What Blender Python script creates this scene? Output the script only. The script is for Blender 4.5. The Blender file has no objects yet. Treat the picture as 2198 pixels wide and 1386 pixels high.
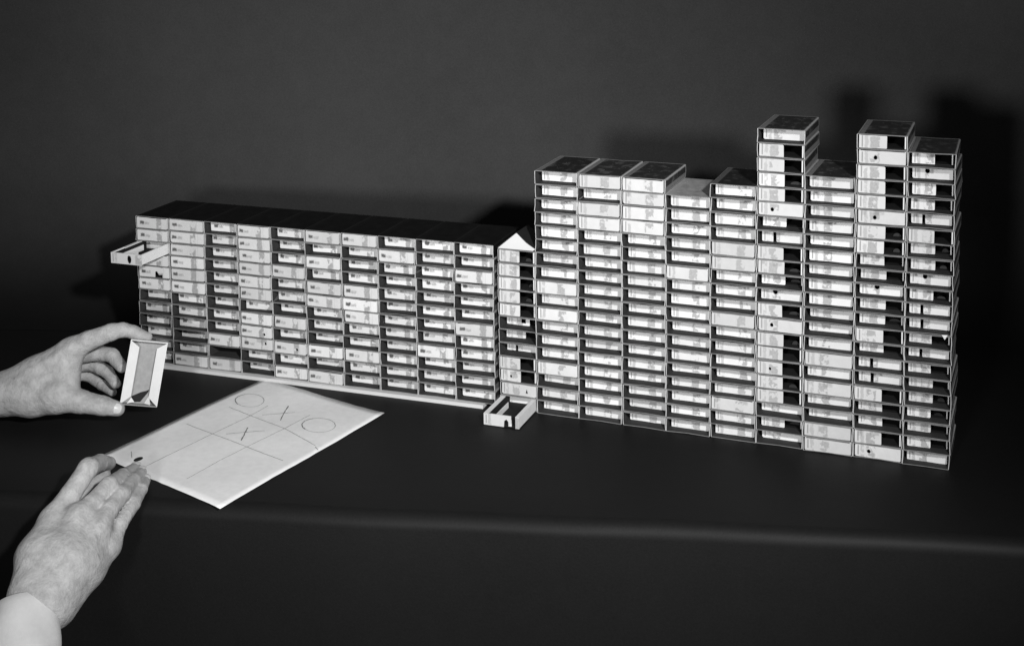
import bpy, bmesh, math, random
import numpy as np
from mathutils import Vector, Matrix
from mathutils.geometry import tessellate_polygon

sc = bpy.context.scene
COL = sc.collection
MM = 0.001
rnd = random.Random(7)

# ------------------------------------------------------------------ camera, world, lamps, exposure
cam = bpy.data.cameras.new("camera")
cam.sensor_width = 36.0
cam.lens = 2792.27 / 2198 * 36
cam.shift_x = -131.3 / 2198
cam.shift_y = -653.7 / 2198
cam.clip_start = 0.05
cam.clip_end = 20
camo = bpy.data.objects.new("camera", cam)
COL.objects.link(camo)
camo.location = (0.79688, -0.97024, 0.43482)
camo.rotation_mode = 'XYZ'
camo.rotation_euler = (math.radians(84.2542), math.radians(0.5116), math.radians(20.0237))
sc.camera = camo

w = bpy.data.worlds.new("World")
sc.world = w
w.use_nodes = True
w.node_tree.nodes["Background"].inputs[0].default_value = (1, 1, 1, 1)
w.node_tree.nodes["Background"].inputs[1].default_value = 0.08

def spot(name, loc, target, watts, angle, blend, radius):
    l = bpy.data.lights.new(name, 'SPOT')
    l.energy = watts
    l.spot_size = math.radians(angle)
    l.spot_blend = blend
    l.shadow_soft_size = radius
    o = bpy.data.objects.new(name, l)
    COL.objects.link(o)
    o.location = Vector(loc) * MM
    o.rotation_euler = (Vector(target) - Vector(loc)).to_track_quat('-Z', 'Y').to_euler()
    return o

spot("studio_lamp", (585, -1304, 338), (400, 200, 400), 52, 60, 1.0, 0.07)
spot("side_lamp", (1114, -948, 681), (290, -125, 0), 68, 56, 1.0, 0.032)

sc.view_settings.view_transform = 'Standard'
sc.view_settings.look = 'None'
sc.view_settings.exposure = 0
sc.view_settings.gamma = 1

# ------------------------------------------------------------------ node helpers
def new_mat(name):
    m = bpy.data.materials.new(name)
    m.use_nodes = True
    return m, m.node_tree, m.node_tree.nodes["Principled BSDF"]

class G:
    """tiny wrapper for building math node graphs"""
    def __init__(s, nt): s.nt = nt
    def n(s, t, **kw):
        k = s.nt.nodes.new(t)
        for a, b in kw.items(): setattr(k, a, b)
        return k
    def put(s, node, i, v):
        if isinstance(v, bpy.types.NodeSocket): s.nt.links.new(v, node.inputs[i])
        elif v is not None: node.inputs[i].default_value = v
    def m(s, op, a, b=None, c=None, clamp=False):
        k = s.n('ShaderNodeMath', operation=op); k.use_clamp = clamp
        s.put(k, 0, a); s.put(k, 1, b); s.put(k, 2, c)
        return k.outputs[0]
    def add(s, a, b): return s.m('ADD', a, b)
    def sub(s, a, b): return s.m('SUBTRACT', a, b)
    def mul(s, a, b): return s.m('MULTIPLY', a, b)
    def step(s, x, lo, hi):          # smooth 0..1 ramp
        k = s.n('ShaderNodeMapRange', interpolation_type='SMOOTHSTEP')
        s.put(k, 0, x); s.put(k, 1, lo); s.put(k, 2, hi)
        return k.outputs[0]
    def band(s, x, a, b, e):         # 1 inside a..b with soft edge e
        if isinstance(a, (int, float)): p = s.step(x, a - e, a + e)
        else: p = s.step(s.sub(x, a), -e, e)
        if isinstance(b, (int, float)): q = s.step(x, b + e, b - e)
        else: q = s.step(s.sub(x, b), e, -e)
        return s.mul(p, q)
    def noise(s, vec, scale, detail=3, rough=0.55, dims='3D', w=None):
        k = s.n('ShaderNodeTexNoise', noise_dimensions=dims)
        s.put(k, 'Vector', vec)
        if w is not None: s.put(k, 'W', w)
        k.inputs['Scale'].default_value = scale
        k.inputs['Detail'].default_value = detail
        k.inputs['Roughness'].default_value = rough
        return k.outputs[0]
    def mix(s, f, a, b):             # scalar lerp
        k = s.n('ShaderNodeMix'); k.data_type = 'FLOAT'
        s.put(k, 0, f); s.put(k, 2, a); s.put(k, 3, b)
        return k.outputs[0]
    def grey(s, v, bsdf):
        k = s.n('ShaderNodeCombineColor')
        for i in range(3): s.put(k, i, v)
        s.nt.links.new(k.outputs[0], bsdf.inputs['Base Color'])
    def bump(s, h, bsdf, strength, dist):
        k = s.n('ShaderNodeBump'); k.inputs['Strength'].default_value = strength
        k.inputs['Distance'].default_value = dist
        s.put(k, 'Height', h)
        s.nt.links.new(k.outputs[0], bsdf.inputs['Normal'])
    def sep(s, v):
        k = s.n('ShaderNodeSeparateXYZ'); s.put(k, 0, v)
        return k.outputs
    def obj(s): return s.n('ShaderNodeTexCoord').outputs['Object']
    def uv(s): return s.n('ShaderNodeTexCoord').outputs['UV']
    def info(s):
        k = s.n('ShaderNodeObjectInfo'); c = s.n('ShaderNodeSeparateColor')
        s.nt.links.new(k.outputs['Color'], c.inputs[0])
        return c.outputs, k.outputs['Random']

MAT = {}
def cloth(name, alb, sheen, foot=None):
    m, nt, b = new_mat(name); g = G(nt); o = g.obj()
    big = g.noise(o, 3.6, 5); fine = g.noise(o, 620, 3, 0.7); mid = g.noise(o, 60, 3)
    v = g.mul(alb, g.add(0.28, g.add(g.mul(big, 0.62), g.add(g.mul(fine, 0.62), g.mul(mid, 0.20)))))
    if foot:                                         # painted shade: colour darkens downward so the backdrop merges into the table
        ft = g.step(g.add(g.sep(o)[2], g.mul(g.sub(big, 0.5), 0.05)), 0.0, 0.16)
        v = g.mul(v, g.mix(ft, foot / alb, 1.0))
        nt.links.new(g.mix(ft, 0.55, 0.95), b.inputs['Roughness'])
    g.grey(v, b)
    b.inputs['Roughness'].default_value = 0.95
    b.inputs['Specular IOR Level'].default_value = 0.15
    b.inputs['Sheen Weight'].default_value = sheen
    b.inputs['Sheen Roughness'].default_value = 0.45
    g.bump(g.add(g.mul(fine, 0.6), g.mul(mid, 0.8)), b, 0.25, 0.0006)
    return m
MAT['table'] = cloth("black_table_cloth", 0.009, 0.0)
tb = MAT['table'].node_tree.nodes['Principled BSDF']
tb.inputs['Roughness'].default_value = 0.55
tb.inputs['Specular IOR Level'].default_value = 0.13
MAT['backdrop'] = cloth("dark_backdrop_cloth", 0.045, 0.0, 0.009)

def simple(name, alb, rough=0.8, var=0.12, scale=120, bump=0.15, spec=0.3):
    m, nt, b = new_mat(name); g = G(nt); o = g.obj()
    _, r = g.info()
    n = g.noise(o, scale, 4, 0.6, '4D', g.mul(r, 40.0))
    v = g.mul(alb, g.add(1 - var, g.mul(n, 2 * var)))
    g.grey(v, b)
    b.inputs['Roughness'].default_value = rough
    b.inputs['Specular IOR Level'].default_value = spec
    g.bump(g.noise(o, scale * 4, 2), b, bump, 0.0003)
    return m
MAT['edge'] = simple("cut_card_edge", 0.50, 0.85, 0.45, 300)
MAT['edge_h'] = simple("cut_card_edge_flat", 0.20, 0.85, 0.6, 180)
MAT['inside'] = simple("sleeve_inside_card", 0.035, 0.85, 0.3, 160)
MAT['white'] = simple("white_tray_card", 0.74, 0.75, 0.08, 140)
MAT['dark'] = simple("dark_tray_lining", 0.012, 0.8, 0.4, 200)
MAT['lip'] = simple("dark_grey_card", 0.022, 0.7, 0.4, 200)
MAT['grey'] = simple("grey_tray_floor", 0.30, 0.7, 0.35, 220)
MAT['board'] = simple("pale_base_board", 0.62, 0.8, 0.12, 60)
MAT['roofcard'] = simple("roof_card", 0.62, 0.7, 0.12, 80)
MAT['pencil'] = simple("pencil_lead", 0.10, 0.6, 0.5, 1500, 0)
MAT['pencil_faint'] = simple("faint_pencil", 0.27, 0.7, 0.5, 1500, 0)
MAT['fabric'] = simple("shirt_cotton", 0.56, 0.9, 0.1, 300, 0.3)
MAT['fabric_dark'] = simple("grey_sleeve_cloth", 0.40, 0.9, 0.2, 300, 0.3)
MAT['nail'] = simple("fingernail", 0.58, 0.35, 0.06, 300, 0.05, 0.5)

def sleeve_outer(name, lu, lv):
    """printed matchbox paper: near-black with worn pale edges. uv is in mm on a lu x lv panel"""
    m, nt, b = new_mat(name); g = G(nt); c, r = g.info()
    uv = g.uv(); u, v, _ = g.sep(uv)
    n = g.noise(uv, 0.35, 5, 0.65, '4D', g.mul(r, 60.0))
    n2 = g.noise(uv, 0.11, 4, 0.6, '4D', g.mul(r, 31.0))
    du = g.m('MINIMUM', u, g.sub(lu, u)); dv = g.m('MINIMUM', v, g.sub(lv, v))
    d = g.m('MINIMUM', du, dv)
    wear = g.step(g.add(d, g.mul(g.sub(n, 0.5), 2.6)), 1.9, 0.5)
    band = g.mul(g.band(u, 1.6, 5.0, 0.25), 0.45)               # printed border strip
    patch = g.mul(g.step(n2, 0.52, 0.66), 0.55)
    nick = g.step(n, 0.64, 0.69)
    f = g.m('MAXIMUM', wear, g.m('MAXIMUM', g.mul(nick, 0.8), g.m('MAXIMUM', band, g.mul(patch, 0.35))))
    f = g.mul(f, c[1])
    g.grey(g.mix(f, g.mul(c[0], g.add(0.25, g.mul(n2, 1.5))), g.mul(0.42, g.add(0.45, n))), b)
    b.inputs['Roughness'].default_value = 0.55
    nt.links.new(g.mix(g.step(c[1], 0.0, 0.1), 0.08, 0.4), b.inputs['Specular IOR Level'])
    g.bump(n, b, 0.3, 0.0004)
    return m
MAT['top'] = sleeve_outer("sleeve_top_paper", 36.4, 61.0)
MAT['side'] = sleeve_outer("sleeve_striking_side", 11.2, 61.0)

def front_print(name, style):
    """white tray front with its small stamped number and drawn grid. uv 0..1 over the full front"""
    m, nt, b = new_mat(name); g = G(nt); c, r = g.info()
    u, v, _ = g.sep(g.uv())
    seed = g.mul(r, 97.0)
    comb = g.n('ShaderNodeCombineXYZ')
    g.put(comb, 0, g.mul(u, 3.2)); g.put(comb, 1, v)
    p = comb.outputs[0]
    n1 = g.noise(p, 3.2, 3, 0.6, '4D', seed)
    n2 = g.noise(p, 1.6, 3, 0.6, '4D', g.add(seed, 11.0))
    n3 = g.noise(p, 7.0, 3, 0.6, '4D', g.add(seed, 5.0))
    ud = g.add(u, g.mul(g.sub(n1, 0.5), 0.09)); vd = g.add(v, g.mul(g.sub(n2, 0.5), 0.5))
    base = g.mul(g.mul(g.mix(c[1], 0.56, 0.74), g.add(0.86, g.mul(g.m('FRACT', g.mul(r, 7.13)), 0.22))), g.add(0.80, g.add(g.mul(n2, 0.22), g.mul(g.noise(p, 16.0, 4, 0.7, '4D', seed), 0.18))))
    sh = g.mul(g.sub(g.m('FRACT', g.mul(r, 3.7)), 0.5), 0.10)
    def ink(val, mask, alb): return g.mix(mask, val, alb)
    x = base
    if style == 'low':
        m1 = g.mul(g.band(ud, g.add(0.07, sh), g.add(0.21, sh), 0.02), g.band(g.add(v, g.mul(g.sub(n1, 0.5), 0.3)), 0.37, 0.66, 0.07))
        x = ink(x, g.mul(m1, g.step(n3, 0.22, 0.40)), 0.10)
        m2 = g.mul(g.band(ud, g.add(0.23, sh), g.add(0.38, sh), 0.02), g.band(g.add(v, g.mul(g.sub(n1, 0.5), 0.3)), 0.34, 0.58, 0.06))
        x = ink(x, g.mul(m2, g.mul(g.step(n3, 0.32, 0.5), 0.75)), 0.30)
        m3 = g.mul(g.band(ud, g.add(0.62, sh), g.add(0.79, sh), 0.02), g.step(n2, 0.42, 0.48))
        x = ink(x, g.mul(m3, 0.9), g.mul(0.32, g.add(0.45, g.mul(n3, 1.0))))
        m4 = g.band(u, 0.815, 0.825, 0.004)
        x = ink(x, g.mul(m4, 0.4), 0.3)
    else:
        m1 = g.mul(g.band(u, 0.055, 0.085, 0.008), g.band(vd, 0.12, 0.95, 0.06))
        x = ink(x, g.mul(m1, 0.8), 0.22)
        m2 = g.mul(g.band(ud, 0.12, 0.20, 0.015), g.step(n2, 0.40, 0.5))
        x = ink(x, g.mul(m2, 0.6), 0.34)
        m3 = g.mul(g.band(ud, g.sub(c[0], 0.10), g.add(c[0], 0.10), 0.014), g.mul(g.step(n2, 0.43, 0.49), g.band(vd, 0.06, 0.94, 0.05)))
        x = ink(x, g.mul(m3, 0.85), g.mul(0.34, g.add(0.6, g.mul(n3, 0.8))))
        m4 = g.mul(g.band(u, g.sub(c[0], 0.125), g.sub(c[0], 0.118), 0.004), 0.35)
        x = ink(x, m4, 0.4)
    # extra dark marks near the upper rim, mostly on recessed trays (strength in the blue channel)
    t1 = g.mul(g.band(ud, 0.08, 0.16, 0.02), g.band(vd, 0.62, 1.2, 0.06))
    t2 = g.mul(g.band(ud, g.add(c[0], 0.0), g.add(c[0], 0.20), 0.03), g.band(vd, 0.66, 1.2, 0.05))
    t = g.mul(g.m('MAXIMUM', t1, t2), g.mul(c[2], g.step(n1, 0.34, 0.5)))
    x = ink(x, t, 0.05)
    g.grey(x, b)
    b.inputs['Roughness'].default_value = 0.7
    b.inputs['Specular IOR Level'].default_value = 0.3
    g.bump(n3, b, 0.15, 0.0004)
    return m
MAT['print_low'] = front_print("printed_front_low", 'low')
MAT['print_tall'] = front_print("printed_front_tall", 'tall')

def skin():
    m, nt, b = new_mat("skin"); g = G(nt); o = g.obj()
    a = g.noise(o, 30, 5, 0.6); f = g.noise(o, 520, 5, 0.65); h = g.noise(o, 130, 5, 0.7)
    vo = g.n('ShaderNodeTexVoronoi', feature='DISTANCE_TO_EDGE'); vo.inputs['Scale'].default_value = 420
    dv = g.n('ShaderNodeVectorMath', operation='ADD'); g.put(dv, 0, o)
    nv = g.n('ShaderNodeTexNoise'); g.put(nv, 'Vector', o); nv.inputs['Scale'].default_value = 200
    sv = g.n('ShaderNodeVectorMath', operation='SCALE'); g.put(sv, 0, nv.outputs[1]); sv.inputs['Scale'].default_value = 0.004
    nt.links.new(sv.outputs[0], dv.inputs[1]); nt.links.new(dv.outputs[0], vo.inputs['Vector'])
    cr = g.step(vo.outputs[0], 0.0, 0.16)
    vn = g.n('ShaderNodeTexVoronoi', feature='DISTANCE_TO_EDGE'); vn.inputs['Scale'].default_value = 38; nt.links.new(dv.outputs[0], vn.inputs['Vector'])
    vein = g.step(vn.outputs[0], 0.10, 0.0)
    tone = g.step(h, 0.25, 0.75)
    g.grey(g.mul(0.46, g.sub(g.add(0.42, g.add(g.mul(a, 0.50), g.mul(tone, 0.34))), g.mul(vein, 0.05))), b)
    b.inputs['Roughness'].default_value = 0.58
    b.inputs['Specular IOR Level'].default_value = 0.35
    g.bump(g.add(g.mul(cr, 0.12), g.add(g.add(g.mul(f, 0.35), g.mul(vein, 0.5)), g.mul(h, 2.6))), b, 0.42, 0.0012)
    return m
MAT['skin'] = skin()

def paper_mat():
    m, nt, b = new_mat("drawing_paper"); g = G(nt); o = g.obj()
    a = g.noise(o, 14, 4, 0.6); f = g.noise(o, 160, 4, 0.7)
    g.grey(g.mul(0.82, g.add(0.76, g.add(g.mul(a, 0.22), g.mul(f, 0.26)))), b)
    b.inputs['Roughness'].default_value = 0.85
    b.inputs['Specular IOR Level'].default_value = 0.2
    g.bump(f, b, 0.3, 0.0005)
    return m
MAT['paper'] = paper_mat()

# ------------------------------------------------------------------ mesh helpers (all coordinates in mm)
def link(name, me, parent=None):
    o = bpy.data.objects.new(name, me)
    COL.objects.link(o)
    o.parent = parent
    return o

def mesh(name, verts, faces, mats, idx=None, uvs=None, smooth=False):
    me = bpy.data.meshes.new(name)
    me.from_pydata([(x * MM, y * MM, z * MM) for x, y, z in verts], [], faces)
    for k in mats: me.materials.append(MAT[k])
    if idx is not None: me.polygons.foreach_set('material_index', idx)
    if uvs is not None:
        l = me.uv_layers.new(name='UVMap')
        l.data.foreach_set('uv', [c for f in uvs for p in f for c in p])
    if smooth: me.polygons.foreach_set('use_smooth', [True] * len(me.polygons))
    me.update()
    return me

def empty(name, loc=(0, 0, 0), rz=0.0):
    o = bpy.data.objects.new(name, None)
    COL.objects.link(o)
    o.empty_display_size = 0.01
    o.location = Vector(loc) * MM
    o.rotation_euler = (0, 0, rz)
    return o

def tag(o, label, cat, group=None):
    o['label'] = label
    o['category'] = cat
    if group: o['group'] = group
    return o

class MB:
    """collects boxes and prisms into one mesh"""
    def __init__(s): s.v = []; s.f = []; s.i = []
    def box(s, x0, x1, y0, y1, z0, z1, mi=0):
        b = len(s.v)
        s.v += [(x, y, z) for z in (z0, z1) for y in (y0, y1) for x in (x0, x1)]
        s.f += [tuple(b + k for k in q) for q in ((0, 2, 3, 1), (4, 5, 7, 6), (0, 1, 5, 4), (2, 6, 7, 3), (0, 4, 6, 2), (1, 3, 7, 5))]
        s.i += [mi] * 6
    def plate(s, loops, y0, y1, mi=0, me=None):
        """flat plate in xz with outline loops[0] and holes loops[1:], thickness y0..y1"""
        me = mi if me is None else me
        allp = [p for l in loops for p in l]
        tris = tessellate_polygon([[Vector((x, z, 0)) for x, z in l] for l in loops])
        b = len(s.v); n = len(allp)
        s.v += [(x, y0, z) for x, z in allp] + [(x, y1, z) for x, z in allp]
        for t in tris:
            a = [Vector(allp[k]) for k in t]
            if (a[1] - a[0]).cross(a[2] - a[0]) < 0: t = t[::-1]
            s.f.append(tuple(b + k for k in t)); s.i.append(mi)
            s.f.append(tuple(b + n + k for k in t[::-1])); s.i.append(mi)
        o = 0
        for l in loops:
            for k in range(len(l)):
                p, q = o + k, o + (k + 1) % len(l)
                s.f.append((b + p, b + n + p, b + n + q, b + q)); s.i.append(me)
            o += len(l)
    def mesh(s, name, mats, uvfun=None, smooth=False):
        uvs = None
        if uvfun: uvs = [[uvfun(s.v[k]) for k in f] for f in s.f]
        return mesh(name, s.v, s.f, mats, s.i, uvs, smooth)

# ------------------------------------------------------------------ setting: table cloth and backdrop
def table():
    e0 = Vector((94, -266)); d = Vector((792 - 94, -96 + 266)).normalized(); n = Vector((-d.y, d.x))   # edge line, n points to the back
    rad = 11.0
    prof = [(560, 0.0), (300, 0.0), (120, 0.0), (40, 0.0)]
    prof += [(rad - rad * math.sin(t), -rad + rad * math.cos(t)) for t in [k * math.pi / 24 for k in range(0, 13)]]
    prof += [(-0.5, -60), (-1.5, -140), (-2.5, -260), (-3.5, -420), (-4, -600)]
    us = [(-900 + 2700 * k / 90) for k in range(91)]
    v = []; f = []
    for u in us:
        for s, z in prof:
            wob = 1.2 * math.sin(u * 0.013 + 1.0) + 0.7 * math.sin(u * 0.041) if s < 30 else 0.0
            fold = 0.0 if z > -30 else (z + 30) / 500.0 * (5 * math.sin(u * 0.011) + 3 * math.sin(u * 0.027 + z * 0.004))
            p = e0 + d * u + n * (s + wob + fold)
            v.append((p.x, p.y, z))
    m = len(prof)
    for a in range(len(us) - 1):
        for k in range(m - 1):
            f.append((a * m + k, a * m + k + 1, (a + 1) * m + k + 1, (a + 1) * m + k))
    o = link("table_surface", mesh("table_surface", v, f, ['table'], smooth=True))
    o['kind'] = 'structure'
table()

def backdrop():
    a = math.radians(15.84)
    d = Vector((math.cos(a), math.sin(a))); n = Vector((-d.y, d.x))
    p0 = Vector((0, 184))
    R_ = 110.0
    prof = [(-R_ + R_ * math.sin(t), 0.4 + R_ - R_ * math.cos(t)) for t in [k * math.pi / 24 for k in range(13)]] + [(0, 140), (0, 300), (0, 520), (0, 800), (0, 1300)]
    us = [-1100 + 3000 * k / 60 for k in range(61)]
    v = []; f = []
    for u in us:
        for s, z in prof:
            w = (1.5 * math.sin(u * 0.006 + z * 0.002) + 1.0 * math.sin(u * 0.017 - z * 0.004)) * min(1, z / 60)
            p = p0 + d * u + n * (s + w); v.append((p.x, p.y, z))
    m = len(prof)
    for i in range(len(us) - 1):
        for k in range(m - 1):
            f.append((i * m + k, (i + 1) * m + k, (i + 1) * m + k + 1, i * m + k + 1))
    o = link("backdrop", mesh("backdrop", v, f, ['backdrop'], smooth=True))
    o['kind'] = 'structure'
backdrop()

# ------------------------------------------------------------------ matchbox meshes
BW, BH, BD = 36.4, 11.24, 61.0          # sleeve outer size (width, height, depth)
TH = 0.5                                # card thickness

def sleeve_mesh(k):
    r = random.Random(100 + k)
    x = BW / 2; c = 0.55
    sk = r.uniform(-0.7, 0.7); bt = r.uniform(-0.6, 0.1); bb = r.uniform(-0.05, 0.45); bs = r.uniform(-0.35, 0.3)
    if k == 0: sk = bt = bb = bs = 0.0
    out = [(-x + c, 0), (0, bb), (x - c, 0), (x, c), (x + bs, BH / 2), (x, BH - c), (x - c, BH), (0, BH + bt), (-x + c, BH), (-x, BH - c), (-x + bs, BH / 2), (-x, c)]
    t = TH
    inn = [(-x + c, t), (0, bb + t), (x - c, t), (x - t, c), (x - t + bs, BH / 2), (x - t, BH - c), (x - c, BH - t), (0, BH + bt - t), (-x + c, BH - t), (-x + t, BH - c), (-x + t + bs, BH / 2), (-x + t, c)]
    kind = ['top', 'top', 'side', 'side', 'side', 'side', 'top', 'top', 'side', 'side', 'side', 'side']
    mats = ['top', 'side', 'inside', 'edge', 'edge_h']
    v = []; f = []; mi = []; uv = []
    n = 12
    yj = [r.uniform(-0.35, 0.35) for _ in range(n)]
    for ring, ys in ((out, (0, BD)), (inn, (0, BD))):
        for y in ys:
            for q, (a, b) in enumerate(ring):
                v.append((a + sk * (b / BH - 0.5), y + (yj[q] if y == 0 else 0), b))
    O0, O1, I0, I1 = 0, n, 2 * n, 3 * n
    for k2 in range(n):
        j = (k2 + 1) % n
        f.append((O0 + k2, O0 + j, O1 + j, O1 + k2)); top = kind[k2] == 'top'; mi.append(0 if top else 1)
        def pu(a): return (out[a][0] + x) if top else out[a][1]
        uv.append([(pu(k2), 0), (pu(j), 0), (pu(j), BD), (pu(k2), BD)])
        f.append((I0 + k2, I1 + k2, I1 + j, I0 + j)); mi.append(2); uv.append([(0, 0)] * 4)
        f.append((O0 + k2, I0 + k2, I0 + j, O0 + j)); mi.append(4 if top else 3); uv.append([(0, 0)] * 4)
        f.append((O1 + k2, O1 + j, I1 + j, I1 + k2)); mi.append(4); uv.append([(0, 0)] * 4)
    return mesh("sleeve", v, f, mats, mi, uv)
SLEEVES = [sleeve_mesh(k) for k in range(14)]

TW, THT, TD = 33.6, 9.7, 49.5            # tray outer size
def tray_mesh(wall):
    m = MB(); x = TW / 2
    m.box(-x, x, 0.75, TD, 0, 0.5, 1)
    m.box(-x, -x + wall, 0.75, TD, 0.5, THT, 0); m.box(x - wall, x, 0.75, TD, 0.5, THT, 0)
    m.box(-x + wall, x - wall, TD - 0.7, TD, 0.5, THT, 0)
    # black lining
    m.box(-x + wall, -x + wall + 0.15, 0.9, TD - 0.9, 0.55, THT - 0.8, 1)
    m.box(x - wall - 0.15, x - wall, 0.9, TD - 0.9, 0.55, THT - 0.8, 1)
    m.box(-x + wall + 0.2, x - wall - 0.2, TD - 0.9, TD - 0.72, 0.55, THT - 0.8, 1)
    return m.mesh("tray", ['white', 'dark'])
TRAY = tray_mesh(0.9)

def circle(cx, cz, rx, rz, n=14, squash=0.0):
    pts = []
    for k in range(n):
        t = 2 * math.pi * k / n
        pts.append((cx + rx * math.cos(t), cz + rz * math.sin(t) * (1 + squash * (1 if math.sin(t) > 0 else 0))))
    return pts

def rrect(x0, x1, z0, z1, c, r):
    j = lambda a=0.2: r.uniform(-a, a)
    c1, c2, c3, c4 = (c + r.uniform(-.15, .5) for _ in range(4))
    n = max(3, int((x1 - x0) / 5))
    bot = [(x0 + c1 + (x1 - c2 - x0 - c1) * k / n, z0 + abs(j())) for k in range(n + 1)]
    top = [(x1 - c3 - (x1 - c3 - x0 - c4) * k / n, z1 - abs(j(.28))) for k in range(n + 1)]
    return bot + [(x1 + j(.12), z0 + c2), (x1 + j(.12), z1 - c3)] + top + [(x0 + j(.12), z1 - c4), (x0 + j(.12), z0 + c1)]

def front_uv(p): return ((p[0] + TW / 2) / TW, p[2] / THT)

def front_mesh(kind, k, pr):
    r = random.Random(hash((kind, k)) % 1000 if False else sum(map(ord, kind)) * 31 + k)
    x = TW / 2; m = MB(); t = 0.7
    U = lambda u: -x + u * TW
    if kind == 'full':
        m.plate([rrect(-x, x, 0, THT, 0.5, r)], 0, t)
    elif kind == 'half':
        m.plate([rrect(-x, U(0.575 + r.uniform(-.02, .025)), 0, THT, 0.35, r)], 0, t)
    elif kind == 'split':
        a = 0.30 + r.uniform(-.03, .03)
        m.plate([rrect(-x, U(a - 0.035), 0, THT, 0.35, r)], 0, t)
        m.plate([rrect(U(a + 0.04), x, 0, THT, 0.35, r)], 0, t)
    elif kind == 'hole':
        m.plate([rrect(-x, x, 0, THT, 0.5, r), circle(U(0.31 + r.uniform(-.03, .05)), THT * r.uniform(.40, .55), 1.35, 1.35, 14, .35)[::-1]], 0, t)
    elif kind == 'rhole':
        cx = U(0.36 + r.uniform(-.04, .05))
        m.plate([rrect(-x, x, 0, THT, 0.5, r), circle(cx, THT * 0.66, 2.0, 2.2, 12)[::-1]], 0, t)
    elif kind == 'halfhole':
        m.plate([rrect(-x, U(0.575), 0, THT, 0.35, r), circle(U(0.29), THT * .45, 1.0, 1.3, 12)[::-1]], 0, t)
    elif kind == 'lowhole':
        m.plate([rrect(-x, x, 0, THT, 0.5, r), circle(U(0.76 + r.uniform(-.05, .03)), THT * r.uniform(.3, .7), 1.2, 1.3, 12)[::-1]], 0, t)
    elif kind == 'notch':
        m.plate([[(-x, 0), (U(.52), 0), (U(.53), THT * .55), (U(.60), THT * .6), (U(.66), THT * .25), (U(.78), THT * .3), (U(.78), 0), (x, 0), (x, THT), (-x, THT)]], 0, t)
    elif kind == 'slit':
        m.plate([rrect(-x, x, 0, THT, 0.5, r), [(U(.69), 2.6), (U(.725), 6.6), (U(.76), 2.6)][::-1]], 0, t)
    elif kind == 'square':
        m.plate([rrect(-x, U(0.72), 0, THT, 0.35, r), [(U(.46), 2.0), (U(.46), 6.0), (U(.60), 6.0), (U(.60), 2.0)]], 0, t)
    return m.mesh("front_panel", [pr], front_uv)
FRONTS = {}
def front(kind, pr):
    k = rnd.randrange(5)
    if (kind, k, pr) not in FRONTS: FRONTS[(kind, k, pr)] = front_mesh(kind, k, pr)
    return FRONTS[(kind, k, pr)]

# ------------------------------------------------------------------ the stacks
# one letter per box, top to bottom: F flush front, r recessed tray, H flush half front, h recessed half front, O flush with hole,
# o recessed with hole, s recessed split front, x empty sleeve, D drawer, N notched, k low front with bead hole, q square hole, L flush with slit, P half with hole
LOW = ["FFDFNFrrrrrr", "FFFFFFrrrrrF", "rrrrrrrrrFxF", "FFFFFFrFkkrr", "rrrFrrrFrkrF", "FrFrFFrrrFrF", "FrrrFFFrrFrr", "rFrrrrrrrrrr", "rrrrrrrrFrrr", "rrFrrrFrrrrr"]
MID = "HHHHHqhsHPLE"
TALL = ["rrrrrrrrFrFrrrFrrr", "FrFFrrrrrrrrrrrrrr", "FFFFrrrrrrrrrrrrrr", "rrrrrFrrrrrrrrrrr", "rrrrFFrrrFrrrrrFrr",
        "rHHHHOhsHHhoHOHHPHHrhr", "rrrrrrrrrrrrFrFrrFF", "HOHHHOHHhhohhHhssHhhHO", "hohhsHhhohsshshhhhhhr"]
ORD = ["top", "second", "third", "fourth", "fifth", "sixth", "seventh", "eighth", "ninth", "tenth", "eleventh", "twelfth", "13th", "14th", "15th", "16th", "17th", "18th", "19th", "20th", "21st", "22nd"]
OC = ["first", "second", "third", "fourth", "fifth", "sixth", "seventh", "eighth", "ninth", "tenth"]
KIND = {'F': ('full', 'flush'), 'r': ('full', 'rec'), 'H': ('half', 'flush'), 'h': ('half', 'rec'), 'O': ('hole', 'flush'), 'o': ('rhole', 'rec'),
        's': ('split', 'rec'), 'N': ('notch', 'flush'), 'k': ('lowhole', 'flush'), 'q': ('square', 'rec'), 'L': ('slit', 'flush'), 'P': ('halfhole', 'flush')}
DESC = {'F': "matchbox with flush white tray front", 'r': "matchbox with recessed tray", 'H': "matchbox with half-open flush front", 'h': "matchbox with half-open recessed tray",
        'O': "matchbox with black hole in flush front", 'o': "matchbox with round hole in recessed tray", 's': "matchbox with slotted recessed tray", 'x': "empty black matchbox sleeve",
        'D': "matchbox with tray pulled far out", 'E': "matchbox with broken-fronted tray pulled out", 'N': "matchbox with black notch in its front", 'k': "matchbox with dark spot on flush front",
        'q': "matchbox with square hole in recessed tray", 'L': "matchbox with slit in flush front", 'P': "matchbox with half-open holed front"}
H = 11.39

def scrap(root):
    v = [(10.5, -1.2, .8), (15.2, -1.0, 1.1), (13.0, -1.5, -2.6), (13.1, -1.7, -.4)]
    link("torn_label", mesh("torn_label", v, [(0, 3, 1), (0, 2, 3), (3, 2, 1)], ['white']), root)

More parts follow.
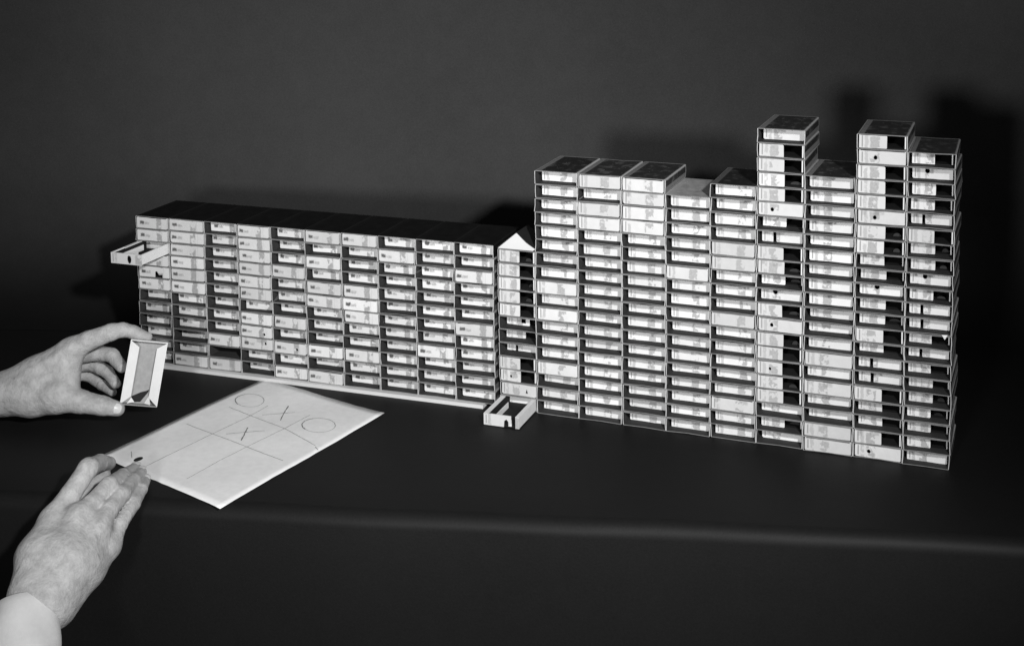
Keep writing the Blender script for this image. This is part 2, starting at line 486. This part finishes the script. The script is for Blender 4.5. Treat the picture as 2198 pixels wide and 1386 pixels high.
def matchbox(code, x, y, z, rz, wscale, pr, blotch, label, group, outer, wear, rec_depth):
    flat = wear < .1
    root = empty("matchbox", (x + rnd.uniform(-.3, .3), y + (0 if flat else rnd.uniform(-.9, .7)), z), rz + math.radians(0 if flat else rnd.uniform(-1.0, 1.0)))
    root.scale = (wscale, 1, 1)
    tag(root, label, "matchbox", group)
    s = link("sleeve", SLEEVES[0] if flat else rnd.choice(SLEEVES), root)
    s.color = (outer, wear, 0, 1)
    if code == 'x': return root
    if code in 'DE': return root
    kind, pos = KIND[code]
    dy = rnd.uniform(-1.0, 0.5) if pos == 'flush' else rec_depth + rnd.uniform(-2.0, 2.2)
    t = link("tray", TRAY, root)
    t.location = (rnd.uniform(-.25, .25) * MM, dy * MM, (TH + 0.12 + rnd.uniform(0, .35)) * MM)
    t.rotation_euler = (math.radians(rnd.uniform(-.1, .05)), math.radians(rnd.uniform(-.4, .4)), math.radians(rnd.uniform(-1.2, 1.2)))
    if pos == 'rec': t.scale = (0.93, 1, 0.97)
    p = link("front_panel", front(kind, pr), t)
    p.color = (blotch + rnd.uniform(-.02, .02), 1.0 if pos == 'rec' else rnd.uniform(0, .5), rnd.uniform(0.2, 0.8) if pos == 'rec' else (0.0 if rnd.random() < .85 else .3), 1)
    if kind in ('half', 'halfhole') and rnd.random() < .45:
        if not LIPS: LIPS.extend(lip_mesh(q) for q in range(5))
        link("inner_lip", rnd.choice(LIPS), t)
    if kind not in ('half', 'halfhole'):
        p.rotation_euler = (math.radians(rnd.uniform(-1.5, 3.0)) if pos == 'rec' else math.radians(rnd.uniform(-1, 1)), 0, 0)
    return root

def lip_mesh(k):
    r = random.Random(50 + k); m = MB()
    cx = TW * (.78 + r.uniform(-.04, .06)) - TW / 2; w = r.uniform(2.6, 4.6); hh = r.uniform(1.6, 3.4)
    m.plate([[(cx - w, .55), (cx + w, .55)] + [(cx + w * math.cos(t), .55 + hh * math.sin(t)) for t in (.4, .9, 1.4, 1.9, 2.4, 2.8)]], 5.0 + k, 5.5 + k)
    return m.mesh("inner_lip", ['lip'])
LIPS = []
DRAWERS = {}
phi = math.radians(1.7478)
lb = [0, 0.0, .06, .03, 0, -.03, -.02, -.02, -.01, 0, .02]
for c, codes in enumerate(LOW):
    def at(q): 
        s = (q - 10) * 35.07 + lb[q] * 37
        return (370.05 + s * math.cos(phi), -2.5 + s * math.sin(phi))
    (xa, ya), (xb, yb) = at(c), at(c + 1)
    n = len(codes)
    for k, code in enumerate(codes):
        z = 3.3 + (n - 1 - k) * H
        lab = "%s, %s%s, %s column of low block" % (DESC[code], ORD[k], "" if k == 0 else " from top", OC[c])
        b = matchbox(code, (xa + xb) / 2, (ya + yb) / 2, z, phi, (xb - xa - 0.25) / BW, 'print_low', 0.5, lab, "matchboxes of the low left block", 0.007 if k == 0 else .012, 0.01 if k == 0 else .6, 8.5)
        if code == 'D': DRAWERS['D'] = b
for k, code in enumerate(MID):
    z = (len(MID) - 1 - k) * H
    lab = "%s, %s%s, column under card roof" % (DESC[code], ORD[k], "" if k == 0 else " from top")
    b = matchbox(code, 390.3, 0.5, z, 0, 33.6 / BW, 'print_tall', 0.40, lab, "matchboxes under the card roof", 0.02, .9, 11.0)
    if code == 'E': DRAWERS['E'] = b
rb = {11: .008, 12: .012, 13: .025, 14: .014, 15: -.006, 16: -.018, 17: -.021, 18: .014, 19: .02, 20: -.052}
BL = [0.62, 0.62, 0.64, 0.64, 0.68, 0.36, 0.41, 0.34, 0.42]
for c, codes in enumerate(TALL):
    xa = (11 + c + rb[11 + c]) * 37; xb = (12 + c + rb[12 + c]) * 37
    n = len(codes)
    for k, code in enumerate(codes):
        z = (n - 1 - k) * H
        lab = "%s, %s%s, %s column of tall block" % (DESC[code], ORD[k], "" if k == 0 else " from top", OC[c])
        pale = c == 3 and k == 0
        outer = 0.34 if pale else (0.014 if c in (0, 4) else 0.026)
        q_ = matchbox(code, (xa + xb) / 2, 0, z, 0, (xb - xa - 0.35) / BW, 'print_tall', BL[c], lab, "matchboxes of the tall right block", outer, 0.5 if c == 4 else 1.0, 8.8)
        if c == 8 and k == 11: scrap(q_)

# ------------------------------------------------------------------ pulled-out trays (parts of their matchboxes)
def drawer(root, pull, wall, front_loops, lift):
    x = TW / 2; m = MB()
    m.box(-x, x, 0.75, TD, 0, 0.5, 1)
    for s in (-1, 1):                        # folded hollow side walls
        a, b = sorted((s * x, s * (x - wall)))
        m.box(a, b, 0.75, TD, 0.5, THT, 0)
        a, b = sorted((s * (x - wall), s * (x - wall - .15)))
        m.box(a, b, 1.0, TD - .9, .55, THT - 1.2, 1)
    m.box(-x + wall, x - wall, TD - .8, TD, .5, THT, 0)
    t = link("tray", m.mesh("tray", ['white', 'dark']), root)
    t.location = (0, -pull * MM, (TH + .15 + lift) * MM)
    f = MB()
    for l in front_loops: f.plate(list(l) if isinstance(l, tuple) else [l], 0, .7)
    p = link("front_panel", f.mesh("front_panel", ['print_tall'], front_uv), t)
    p.color = (0.9, 0.6, 0, 1)
    return t
U = lambda u: -TW / 2 + u * TW
t = drawer(DRAWERS['E'], 38, 3.6, [[(U(0), 0), (U(.565), 0), (U(.575), 5.0), (U(.64), 6.6), (U(.69), 5.0), (U(.72), 1.8), (U(.77), 3.2), (U(.77), THT), (U(0), THT)],
                               [(U(.89), -.2), (U(1), 0), (U(1), THT), (U(.89), THT)]], 0)
m = MB(); m.box(-9.5, -8.9, 2, 36, .6, 5.5); m.box(6, 9, 1.2, 1.8, .6, 6)
link("inner_flap", m.mesh("inner_flap", ['white']), t)
t = drawer(DRAWERS['D'], 38.5, 1.0, [([(U(0), 0), (U(1), 0), (U(1), THT), (U(0), THT)], circle(U(.60), 4.6, 2.4, 3.9, 14)[::-1])], 0)
m = MB(); m.box(U(.36), U(.38), 1, 30, 4.5, THT - .3); m.box(U(.70), U(.72), 1, 8, .6, THT - .3)
m.box(U(.02), U(.10), 16, 46, THT - .6, THT + .1)
link("inner_flap", m.mesh("inner_flap", ['white']), t)

# ------------------------------------------------------------------ base board and roof
m = MB(); m.box(-349, -9, -4.6, 58, 0, 3.2)
o = link("base_board", m.mesh("base_board", ['board']))
o.location = (370.05 * MM, -2.5 * MM, 0); o.rotation_euler = (0, 0, phi)
tag(o, "long pale board strip under the low left block of matchboxes", "board")

r = empty("card_roof", (390.3, 0, 12 * H + 0.15))
tag(r, "small folded card roof with triangular gable on the short middle column", "roof")
m = MB(); m.plate([[(-16.8, 0.3), (14.6, 0.5), (16.6, 2.0), (9.5, 6.2), (8.2, 7.0), (0.4, 14.2), (-0.4, 14.0)]], 0.6, 1.2)
link("gable", m.mesh("gable", ['roofcard']), r)
for s in (-1, 1):
    m = MB(); L = math.hypot(17.5, 14.4)
    m.box(0, L, 0.9, 27, -.35, .35)
    q = link("roof_panel", m.mesh("roof_panel", ['dark']), r)
    q.location = (0, 0, 14.5 * MM); q.rotation_euler = (0, math.atan2(14.0, 17.5) if s > 0 else math.pi - math.atan2(14.0, 17.5), 0)

# ------------------------------------------------------------------ paper with the drawn game
A, B, C, D = (148.7, -7.4 - 1.5), (288.0, -44.2), (257.1, -229.9), (118.2, -188.0)
v = []; f = []; N = 24
def pp(s, t):
    x = (A[0] * (1 - s) + B[0] * s) * (1 - t) + (D[0] * (1 - s) + C[0] * s) * t
    y = (A[1] * (1 - s) + B[1] * s) * (1 - t) + (D[1] * (1 - s) + C[1] * s) * t
    z = 0.35 + 0.8 * (math.sin(s * 2.6 + 0.5) * math.sin(t * 3.1)) + 0.5 * math.sin(5 * s + 4 * t) ** 2 + 2.2 * max(0, s - .75) * max(0, .5 - t) * 8 * max(0, s - .75)
    return (x, y, z)
pr_ = random.Random(3)
for i in range(N + 1):
    for j in range(N + 1):
        x, y, z = pp(j / N, i / N)
        if i in (0, N) or j in (0, N): x += pr_.uniform(-.25, .25); y += pr_.uniform(-.25, .25)
        v.append((x, y, z))
for i in range(N):
    for j in range(N): f.append((i * (N + 1) + j, (i + 1) * (N + 1) + j, (i + 1) * (N + 1) + j + 1, i * (N + 1) + j + 1))
paper = link("paper_sheet", mesh("paper_sheet", v, f, ['paper'], smooth=True))
sm = paper.modifiers.new("thickness", 'SOLIDIFY'); sm.thickness = 0.0002; sm.offset = -1
tag(paper, "white paper sheet with a pencilled noughts and crosses game", "paper")

def paper_z(x, y):
    # invert the (nearly affine) sheet mapping
    M = Matrix(((B[0] - A[0], D[0] - A[0]), (B[1] - A[1], D[1] - A[1])))
    s, t = M.inverted() @ Vector((x - A[0], y - A[1]))
    return pp(s, t)[2]
def stroke(pts, wd, mat, closed=False):
    dense = []
    P = pts + ([pts[0]] if closed else [])
    for a, b in zip(P[:-1], P[1:]):
        L = math.hypot(b[0] - a[0], b[1] - a[1]); k = max(1, int(L / 2.0))
        for q in range(k): dense.append((a[0] + (b[0] - a[0]) * q / k + pr_.uniform(-.18, .18), a[1] + (b[1] - a[1]) * q / k + pr_.uniform(-.18, .18)))
    dense.append(P[-1])
    v = []; f = []
    for q, (x, y) in enumerate(dense):
        a = dense[max(0, q - 1)]; b = dense[min(len(dense) - 1, q + 1)]
        dx, dy = b[0] - a[0], b[1] - a[1]; l = math.hypot(dx, dy) or 1
        w2 = wd * pr_.uniform(.55, 1.0) / 2
        z = paper_z(x, y) + 0.12
        v += [(x - dy / l * w2, y + dx / l * w2, z), (x + dy / l * w2, y - dx / l * w2, z)]
        if q: f.append((2 * q - 2, 2 * q - 1, 2 * q + 1, 2 * q))
    link("pencil_mark", mesh("pencil_mark", v, f, [mat]), paper)
STROKES = [[[157.1, -75.3], [197.7, -89.0], [226.6, -98.7], [266.1, -116.9]], [[144.8, -115.9], [185.1, -128.9], [217.4, -138.0]], [[217.4, -138.0], [257.3, -149.0]], [[206.3, -198.9], [211.0, -165.7], [217.4, -138.0]], [[217.4, -138.0], [226.6, -98.7], [231.0, -67.6]], [[163.8, -191.2], [173.9, -143.8], [185.1, -84.2], [186.9, -62.1]], [[214.1, -85.4], [208.1, -70.3], [203.4, -56.5]], [[193.4, -80.4], [216.1, -66.6]], [[206.7, -129.9], [197.2, -106.8]], [[187.8, -123.3], [213.7, -107.8]], [[267.5, -119.1], [272.7, -123.6]], [[136.2, -173.9], [144.3, -183.4]]]
for q, s in enumerate(STROKES): stroke(s, 1.05 if q in (6, 8) else (0.6 if q in (7, 9) else 0.7), 'pencil' if q in (6, 7, 8, 9) else 'pencil_faint')
def ring(cx, cy, pts): stroke(pts, 0.85, 'pencil', True)
RINGS = [[[177.6, -53.6], [179.5, -57.5], [180.1, -61.5], [179.2, -65.0], [177.1, -67.8], [173.9, -69.6], [170.0, -70.2], [165.6, -69.6], [161.2, -67.9], [157.2, -65.1], [154.1, -61.6], [152.1, -57.6], [151.4, -53.6], [152.2, -50.0], [154.3, -47.1], [157.5, -45.2], [161.6, -44.6], [166.1, -45.2], [170.6, -47.1], [174.5, -50.0]],
         [[261.9, -78.9], [263.4, -82.9], [263.6, -86.8], [262.3, -90.5], [259.7, -93.4], [256.1, -95.3], [251.8, -96.1], [247.2, -95.6], [242.7, -94.0], [238.8, -91.3], [235.9, -87.8], [234.2, -83.8], [234.0, -79.8], [235.2, -76.1], [237.8, -73.1], [241.5, -71.1], [245.9, -70.3], [250.6, -70.8], [255.2, -72.6], [259.0, -75.4]]]
for s in RINGS:
    stroke(s[:6], 0.7, 'pencil_faint'); stroke(s[5:9], .6, 'pencil_faint'); stroke(s[8:15], 0.95, 'pencil'); stroke(s[14:] + [s[0]], .7, 'pencil_faint')
v = []; f = [tuple(range(14))]
for k in range(14):
    t_ = 2 * math.pi * k / 14; x = 150.7 + 3.0 * math.cos(t_) ; y = -183.8 + 4.2 * math.sin(t_)
    v.append((x, y, paper_z(150.7, -183.8) + .16))
link("punched_hole", mesh("punched_hole", v, f, ['dark']), paper)

# ------------------------------------------------------------------ held tray
def held_tray():
    o = Vector((106.29, -126.86, 15.37))
    nrm = Vector((.612, -.764, .204)).normalized(); zp = Vector((0, 0, 1)); zp = (zp - nrm * zp.dot(nrm)).normalized(); rp = zp.cross(nrm)
    a_ = math.radians(12); up = zp * math.cos(a_) + rp * math.sin(a_); right = rp * math.cos(a_) - zp * math.sin(a_)
    root = bpy.data.objects.new("matchbox_tray", None); COL.objects.link(root); root.empty_display_size = .01
    M = Matrix((right, up, nrm)).transposed().to_4x4(); M.translation = o * MM
    root.matrix_world = M
    tag(root, "open white matchbox tray held upright between thumb and forefinger", "tray")
    W2, L, Dp = 14.6, 52.0, 9.5
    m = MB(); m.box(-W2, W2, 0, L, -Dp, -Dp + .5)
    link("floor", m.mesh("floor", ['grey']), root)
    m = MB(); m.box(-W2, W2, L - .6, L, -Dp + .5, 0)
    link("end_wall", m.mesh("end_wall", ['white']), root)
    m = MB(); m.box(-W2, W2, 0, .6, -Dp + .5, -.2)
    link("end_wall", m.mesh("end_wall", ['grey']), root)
    for s in (-1, 1):                          # side wall plus folded-in sloping flap
        m = MB()
        a, b = sorted((s * W2, s * (W2 - .6))); m.box(a, b, .6, L - .6, -Dp + .5, 0)
        link("side_wall", m.mesh("side_wall", ['white']), root)
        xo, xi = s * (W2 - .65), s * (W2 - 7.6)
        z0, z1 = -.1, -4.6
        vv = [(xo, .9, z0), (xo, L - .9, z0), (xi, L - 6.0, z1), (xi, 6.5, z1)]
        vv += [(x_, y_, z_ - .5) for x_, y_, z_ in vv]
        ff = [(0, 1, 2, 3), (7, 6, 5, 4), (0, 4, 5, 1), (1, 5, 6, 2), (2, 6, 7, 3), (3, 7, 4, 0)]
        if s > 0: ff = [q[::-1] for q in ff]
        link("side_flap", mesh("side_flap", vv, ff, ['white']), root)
    vv = [(-6.6, 6.0, -8.9), (6.6, 12.4, -8.9), (6.0, 10.0, -8.9), (1.0, 2.0, -8.9), (-4.0, 1.5, -8.9), (-6.5, 4.4, -8.9), (0, 9.6, -8.9), (4.5, 11.2, -8.9)]
    vv = [(x_, y_, z_ + .03) for x_, y_, z_ in vv]
    link("dark_slot", mesh("dark_slot", vv, [(0, 5, 4, 3, 2, 1, 7, 6)], ['dark']), root)
    vv = [(-9.5, 1.0, -2.2), (-3.6, 2.0, -6.0), (-6.6, 5.6, -4.6), (9.0, 1.0, -2.2), (4.2, 1.2, -7.0), (7.2, 8.6, -6.0)]
    link("inner_flap", mesh("inner_flap", vv, [(0, 1, 2), (3, 5, 4)], ['white']), root)
held_tray()

# ------------------------------------------------------------------ hands
H1= {"core": [[[-32.6, -177.2, 19.3, 16.5], [3.1, -163.4, 26.6, 14.8]], [[3.1, -163.3, 27.4, 14.8], [26.4, -151.3, 40.1, 15.2], [51.4, -137.9, 59.7, 10.5]], [[4.6, -165.0, 25.9, 14.5], [29.0, -160.4, 25.7, 15], [48.3, -155.4, 27.0, 14]], [[19.4, -154.9, 30.2, 17], [43.6, -142.7, 41.4, 13]], [[10.7, -145.6, 26.5, 16], [28.5, -126.6, 43.8, 13]], [[3.5, -138.2, 20.3, 12], [15.2, -118.0, 29.0, 11]], [[49.8, -141.6, 50.5, 8.5], [54.5, -148.1, 33.7, 8.5]]], "fingers": [[[49.6, -138.6, 59.7, 10], [63.1, -131.7, 67.2, 8.08], [78.2, -122.4, 72.9, 6.96], [84.9, -116.7, 73.7, 6.02], [91.3, -111.4, 71.1, 5.36], [100.8, -104.3, 65.4, 3.67]], [[48.3, -156.4, 27.4, 13], [67.5, -150.9, 23.5, 9.21], [83.3, -143.4, 19.2, 7.71], [92.9, -136.1, 14.8, 6.02]], [[31.3, -125.0, 48.8, 9.5], [48.8, -106.0, 46.3, 6.58], [63.4, -105.1, 45.6, 5.83], [77.1, -109.4, 38.3, 4.7]], [[20.1, -117.4, 38.3, 9], [39.3, -100.3, 32.9, 6.02], [53.4, -99.9, 27.9, 5.08], [66.0, -104.6, 20.6, 4.14]], [[11.7, -113.0, 28.3, 8], [33.0, -99.4, 21.9, 4.89], [45.8, -98.7, 15.0, 4.23], [58.3, -100.0, 10.5, 3.48]]], "ridges": [[[23.1, -168.3, 42.4, 2.6], [54.7, -144.0, 64.9, 2.6]], [[22.4, -173.4, 30.6, 2.8], [56.0, -163.8, 30.5, 2.8]], [[31.7, -167.7, 37.4, 2.2], [53.7, -149.4, 49.0, 2.2]]]}
H2= {"core": [[[179.9, -350.7, -47.7, 17], [187.7, -330.5, -25.8, 15]], [[181.8, -332.1, -20.3, 13.5], [174.3, -316.0, -4.8, 13], [169.5, -295.0, 8.4, 9.5]], [[189.4, -329.6, -22.8, 16], [189.8, -310.4, -4.9, 13.5], [184.5, -289.4, 9.5, 9.5]], [[193.5, -328.5, -27.1, 15], [198.7, -307.7, -10.6, 12.5], [196.9, -285.7, 1.8, 9]], [[192.8, -323.0, -32.8, 14], [199.5, -299.8, -19.1, 11.5], [202.0, -281.0, -11.6, 8.3]], [[173.2, -318.8, -27.0, 13], [162.8, -308.2, -12.7, 12]], [[182.4, -309.6, -32.2, 12], [190.7, -292.1, -17.3, 11]]], "fingers": [[[169.0, -295.2, 7.8, 9.5], [171.5, -280.1, 20.5, 7.07], [172.7, -263.5, 32.2, 6.88], [165.4, -243.2, 26.1, 5.95], [157.0, -223.8, 16.1, 5.02]], [[184.5, -289.4, 9.5, 9.3], [186.7, -277.3, 14.9, 6.32], [185.9, -258.9, 19.5, 6.04], [177.5, -233.7, 13.9, 5.3], [170.3, -211.2, 8.6, 4.37]], [[196.9, -285.7, 1.8, 8.8], [196.6, -272.1, 9.4, 6.14], [194.3, -255.5, 12.8, 5.86], [185.8, -233.0, 11.4, 5.02], [176.9, -213.2, 7.6, 4.19]], [[202.0, -281.0, -11.6, 8.2], [201.2, -267.4, -2.3, 5.39], [199.0, -250.4, 4.0, 5.12], [192.7, -233.3, 5.9, 4.37], [184.4, -218.2, 4.9, 3.81]], [[163.4, -308.0, -12.7, 11.5], [153.2, -276.6, -4.4, 7.44], [156.8, -252.8, 5.7, 5.77], [158.1, -230.5, 9.9, 4.65]]], "ridges": [[[194.8, -331.4, -9.4, 2.6], [175.4, -299.6, 11.6, 2.6]], [[195.8, -329.0, -8.8, 2.8], [189.5, -294.1, 12.6, 2.8]], [[198.1, -326.6, -9.7, 2.6], [200.7, -290.5, 4.2, 2.6]], [[198.4, -322.9, -13.1, 2.3], [205.3, -285.7, -9.4, 2.3]], [[172.9, -298.6, 10.0, 5.4], [173.2, -298.5, 9.7, 5.4]], [[187.8, -292.7, 11.0, 5.6], [188.1, -292.6, 10.7, 5.6]], [[199.8, -289.1, 2.6, 5.2], [200.1, -289.0, 2.3, 5.2]], [[204.4, -284.2, -10.3, 4.8], [204.7, -284.2, -10.6, 4.8]]]}
def smin(a, b, k):
    h = np.clip(0.5 + 0.5 * (b - a) / k, 0, 1)
    return b * (1 - h) + a * h - k * h * (1 - h)
def chain(P, pts, k):
    d = None
    for p, q in zip(pts[:-1], pts[1:]):
        a = np.array(p[:3]); b = np.array(q[:3]); ba = b - a
        pa = P - a
        h = np.clip((pa @ ba) / (ba @ ba), 0, 1)
        e = np.linalg.norm(pa - h[..., None] * ba, axis=-1) - (p[3] + (q[3] - p[3]) * h)
        d = e if d is None else smin(d, e, k)
    return d
def hand_mesh(name, Hd, vox=1.0, grooves=()):
    allp = np.array([p for grp in Hd.values() for c in grp for p in c])
    lo = (allp[:, :3] - allp[:, 3:]).min(0) - 4; hi = (allp[:, :3] + allp[:, 3:]).max(0) + 4
    ax = [np.arange(lo[i], hi[i], vox) for i in range(3)]
    P = np.stack(np.meshgrid(*ax, indexing='ij'), -1).astype(np.float32)
    core = None
    for c in Hd['core']:
        e = chain(P, c, 6.0); core = e if core is None else smin(core, e, 9.0)
    d = core
    fing = None
    for c in Hd['fingers']:
        e = chain(P, c, 1.6)
        for q in range(1, len(c) - 1):                  # knuckle swelling and skin creases
            p = np.array(c[q][:3]); r = c[q][3]
            if q < 2 and len(c) > 5: continue
            dist = np.linalg.norm(P - p, axis=-1)
            e = smin(e, dist - r * 1.07, 1.5)
            tv = np.array(c[q + 1][:3]) - np.array(c[q - 1][:3]); tv = tv / np.linalg.norm(tv)
            s_ = (P - p) @ tv
            near = np.exp(-(dist / (1.5 * r)) ** 2)
            for off in (-2.3, 0.0, 2.2): e = e + 0.95 * near * np.exp(-((s_ - off) / 0.75) ** 2)
        fing = e if fing is None else smin(fing, e, 0.35)
    d = smin(core, fing, 4.0)
    for c in Hd.get('ridges', []):                     # tendons and knuckle heads on the back of the hand
        d = smin(d, chain(P, c, 1.0), 3.0)
    for gx, gy, gz, gr, depth in grooves:
        q = np.linalg.norm(P - np.array((gx, gy, gz)), axis=-1)
        d = d + depth * np.exp(-(q / gr) ** 2)
    # surface nets
    ins = d < 0
    nx, ny, nz = d.shape
    cnt = np.zeros((nx - 1, ny - 1, nz - 1), np.int8)
    cor = [(i, j, k) for i in (0, 1) for j in (0, 1) for k in (0, 1)]
    for i, j, k in cor: cnt += ins[i:nx - 1 + i, j:ny - 1 + j, k:nz - 1 + k]
    cells = np.argwhere((cnt > 0) & (cnt < 8))
    ids = -np.ones(cnt.shape, np.int64); ids[tuple(cells.T)] = np.arange(len(cells))
    acc = np.zeros((len(cells), 3)); num = np.zeros(len(cells))
    for a in range(8):
        for b in range(a + 1, 8):
            ca, cb = np.array(cor[a]), np.array(cor[b])
            if np.abs(ca - cb).sum() != 1: continue
            va = d[tuple((cells + ca).T)]; vb = d[tuple((cells + cb).T)]
            s = (va < 0) != (vb < 0)
            t = np.where(s, va / np.where(s, va - vb, 1), 0)
            acc += np.where(s[:, None], ca + t[:, None] * (cb - ca), 0); num += s
    V = (cells + acc / num[:, None]) * vox + lo
    F = []
    for axis in range(3):
        o1, o2 = [(1, 2), (2, 0), (0, 1)][axis]
        sl0 = [slice(1, -1)] * 3; sl0[axis] = slice(0, -1); sl1 = [slice(1, -1)] * 3; sl1[axis] = slice(1, None)
        A_ = ins[tuple(sl0)]; B_ = ins[tuple(sl1)]
        E = np.argwhere(A_ != B_); flip = B_[tuple(E.T)]
        off = np.ones(3, int); off[axis] = 0
        E = E + off
        def cell(da, db):
            c = E.copy(); c[:, o1] -= da; c[:, o2] -= db
            return ids[tuple(c.T)]
        q = np.stack([cell(1, 1), cell(0, 1), cell(0, 0), cell(1, 0)], 1)
        q[flip] = q[flip][:, ::-1]
        F.append(q)
    F = np.concatenate(F)
    # one light smoothing pass
    for _ in range(2):
        sm = np.zeros_like(V); cn = np.zeros(len(V))
        for a in range(4):
            np.add.at(sm, F[:, a], V[F[:, (a + 1) % 4]]); np.add.at(cn, F[:, a], 1)
            np.add.at(sm, F[:, a], V[F[:, (a + 3) % 4]]); np.add.at(cn, F[:, a], 1)
        V = 0.5 * V + 0.5 * sm / cn[:, None]
    me = bpy.data.meshes.new(name)
    me.from_pydata((V * MM).tolist(), [], F.tolist())
    me.materials.append(MAT['skin'])
    me.polygons.foreach_set('use_smooth', [True] * len(me.polygons))
    me.update()
    return me

person = empty("person", (60, -300, 0))
tag(person, "person reaching in from the left, holding a tray and resting fingers on paper", "person")
def child(name, me):
    o = link(name, me, person)
    o.matrix_parent_inverse = Matrix.Translation(-Vector((60, -300, 0)) * MM)
    return o
hand_a = child("hand", hand_mesh("hand", H1)); hand_a['label'] = "hand gripping the tray between thumb and forefinger"
hand_b = child("hand", hand_mesh("hand", H2)); hand_b['label'] = "hand with bent fingers resting on the paper corner"

def nail(parent, pos, along, normal, la, lb_, lc):
    a = Vector(along).normalized(); n = Vector(normal); n = (n - a * n.dot(a)).normalized(); b = n.cross(a)
    v = []; f = []; R_, S_ = 5, 16
    v.append((0, 0, lc))
    for i in range(1, R_ + 1):
        rr = i / R_
        for k in range(S_):
            t_ = 2 * math.pi * k / S_
            cx = math.copysign(abs(math.cos(t_)) ** .7, math.cos(t_)); cy = math.copysign(abs(math.sin(t_)) ** .7, math.sin(t_))
            v.append((la * rr * cx, lb_ * rr * cy, lc * math.cos(rr * 1.3) - (lb_ * rr * cy) ** 2 * .05))
    for k in range(S_): f.append((0, 1 + k, 1 + (k + 1) % S_))
    for i in range(R_ - 1):
        for k in range(S_):
            p = 1 + i * S_
            f.append((p + k, p + S_ + k, p + S_ + (k + 1) % S_, p + (k + 1) % S_))
    M = Matrix((a, b, n)).transposed()
    v = [tuple(Vector(pos) + M @ Vector(q)) for q in v]
    me = mesh("fingernail", v, f, ['nail'], smooth=True)
    o = link("fingernail", me, parent)
    o.matrix_parent_inverse = Matrix.Identity(4)
camv = Vector((796.9, -970.2, 434.8))
def put_nail(hand, Hd, fi, shift, toward, la, lb_):
    c = Hd['fingers'][fi]; p = Vector(c[-1][:3]); q = Vector(c[-2][:3]); al = (p - q).normalized()
    n = Vector(toward); n = (n - al * n.dot(al)).normalized()
    nail(hand, p + al * shift + n * (c[-1][3] - .55), al, n, la, lb_, 1.0)
put_nail(hand_a, H1, 1, -2.0, camv - Vector((92, -136, 15)) + Vector((0, 0, 60)), 4.7, 3.9)
put_nail(hand_b, H2, 1, 0, (0.2, -.4, 1), 4.2, 3.4)
put_nail(hand_b, H2, 2, 0, (0.3, -.4, 1), 4.0, 3.2)
put_nail(hand_b, H2, 3, 0, (0.8, -.4, 1), 3.6, 2.9)

def cuff(name, a, b, ra, rb_, squash, mat, label):
    a = Vector(a); b = Vector(b); ax = (b - a).normalized(); s = ax.cross(Vector((0, 0, 1))).normalized(); u = s.cross(ax)
    L = (b - a).length; v = []; f = []; n = 48
    rows = []
    r_ = random.Random(5)
    for q in range(0, 25):
        t_ = q / 24
        rows.append((t_ * L, ra + (rb_ - ra) * t_, 0.6))
    rows += [(L + .7, rb_ - .5, 0.3), (L + .5, rb_ - 1.3, .3), (L - 3, rb_ - 2.0, .3), (L - 30, rb_ - 3.0, .3)]
    for h, rr, wr in rows:
        for k in range(n):
            t_ = 2 * math.pi * k / n
            w_ = wr * (math.sin(3 * t_ + h * .08) + .8 * math.sin(5 * t_ - h * .13 + 1) + .6 * math.sin(2 * t_ + h * .21))
            p = a + ax * (h + .8 * math.sin(2 * t_)) + s * ((rr + w_) * math.cos(t_)) + u * ((rr + w_) * squash * math.sin(t_))
            v.append(tuple(p))
    for q in range(len(rows) - 1):
        for k in range(n): f.append((q * n + k, q * n + (k + 1) % n, (q + 1) * n + (k + 1) % n, (q + 1) * n + k))
    o = child(name, mesh(name, v, f, [mat], smooth=True)); o['label'] = label
cuff("shirt_cuff", (245.0, -430.0, -85.0), (182.6, -339.5, -32.1), 26, 23.2, .95, 'fabric', "white shirt cuff around the lower wrist")
cuff("shirt_cuff", (-90, -200, 5), (4.5, -162.8, 26.6), 20, 18.0, .95, 'fabric_dark', "grey sleeve edge at the upper wrist")
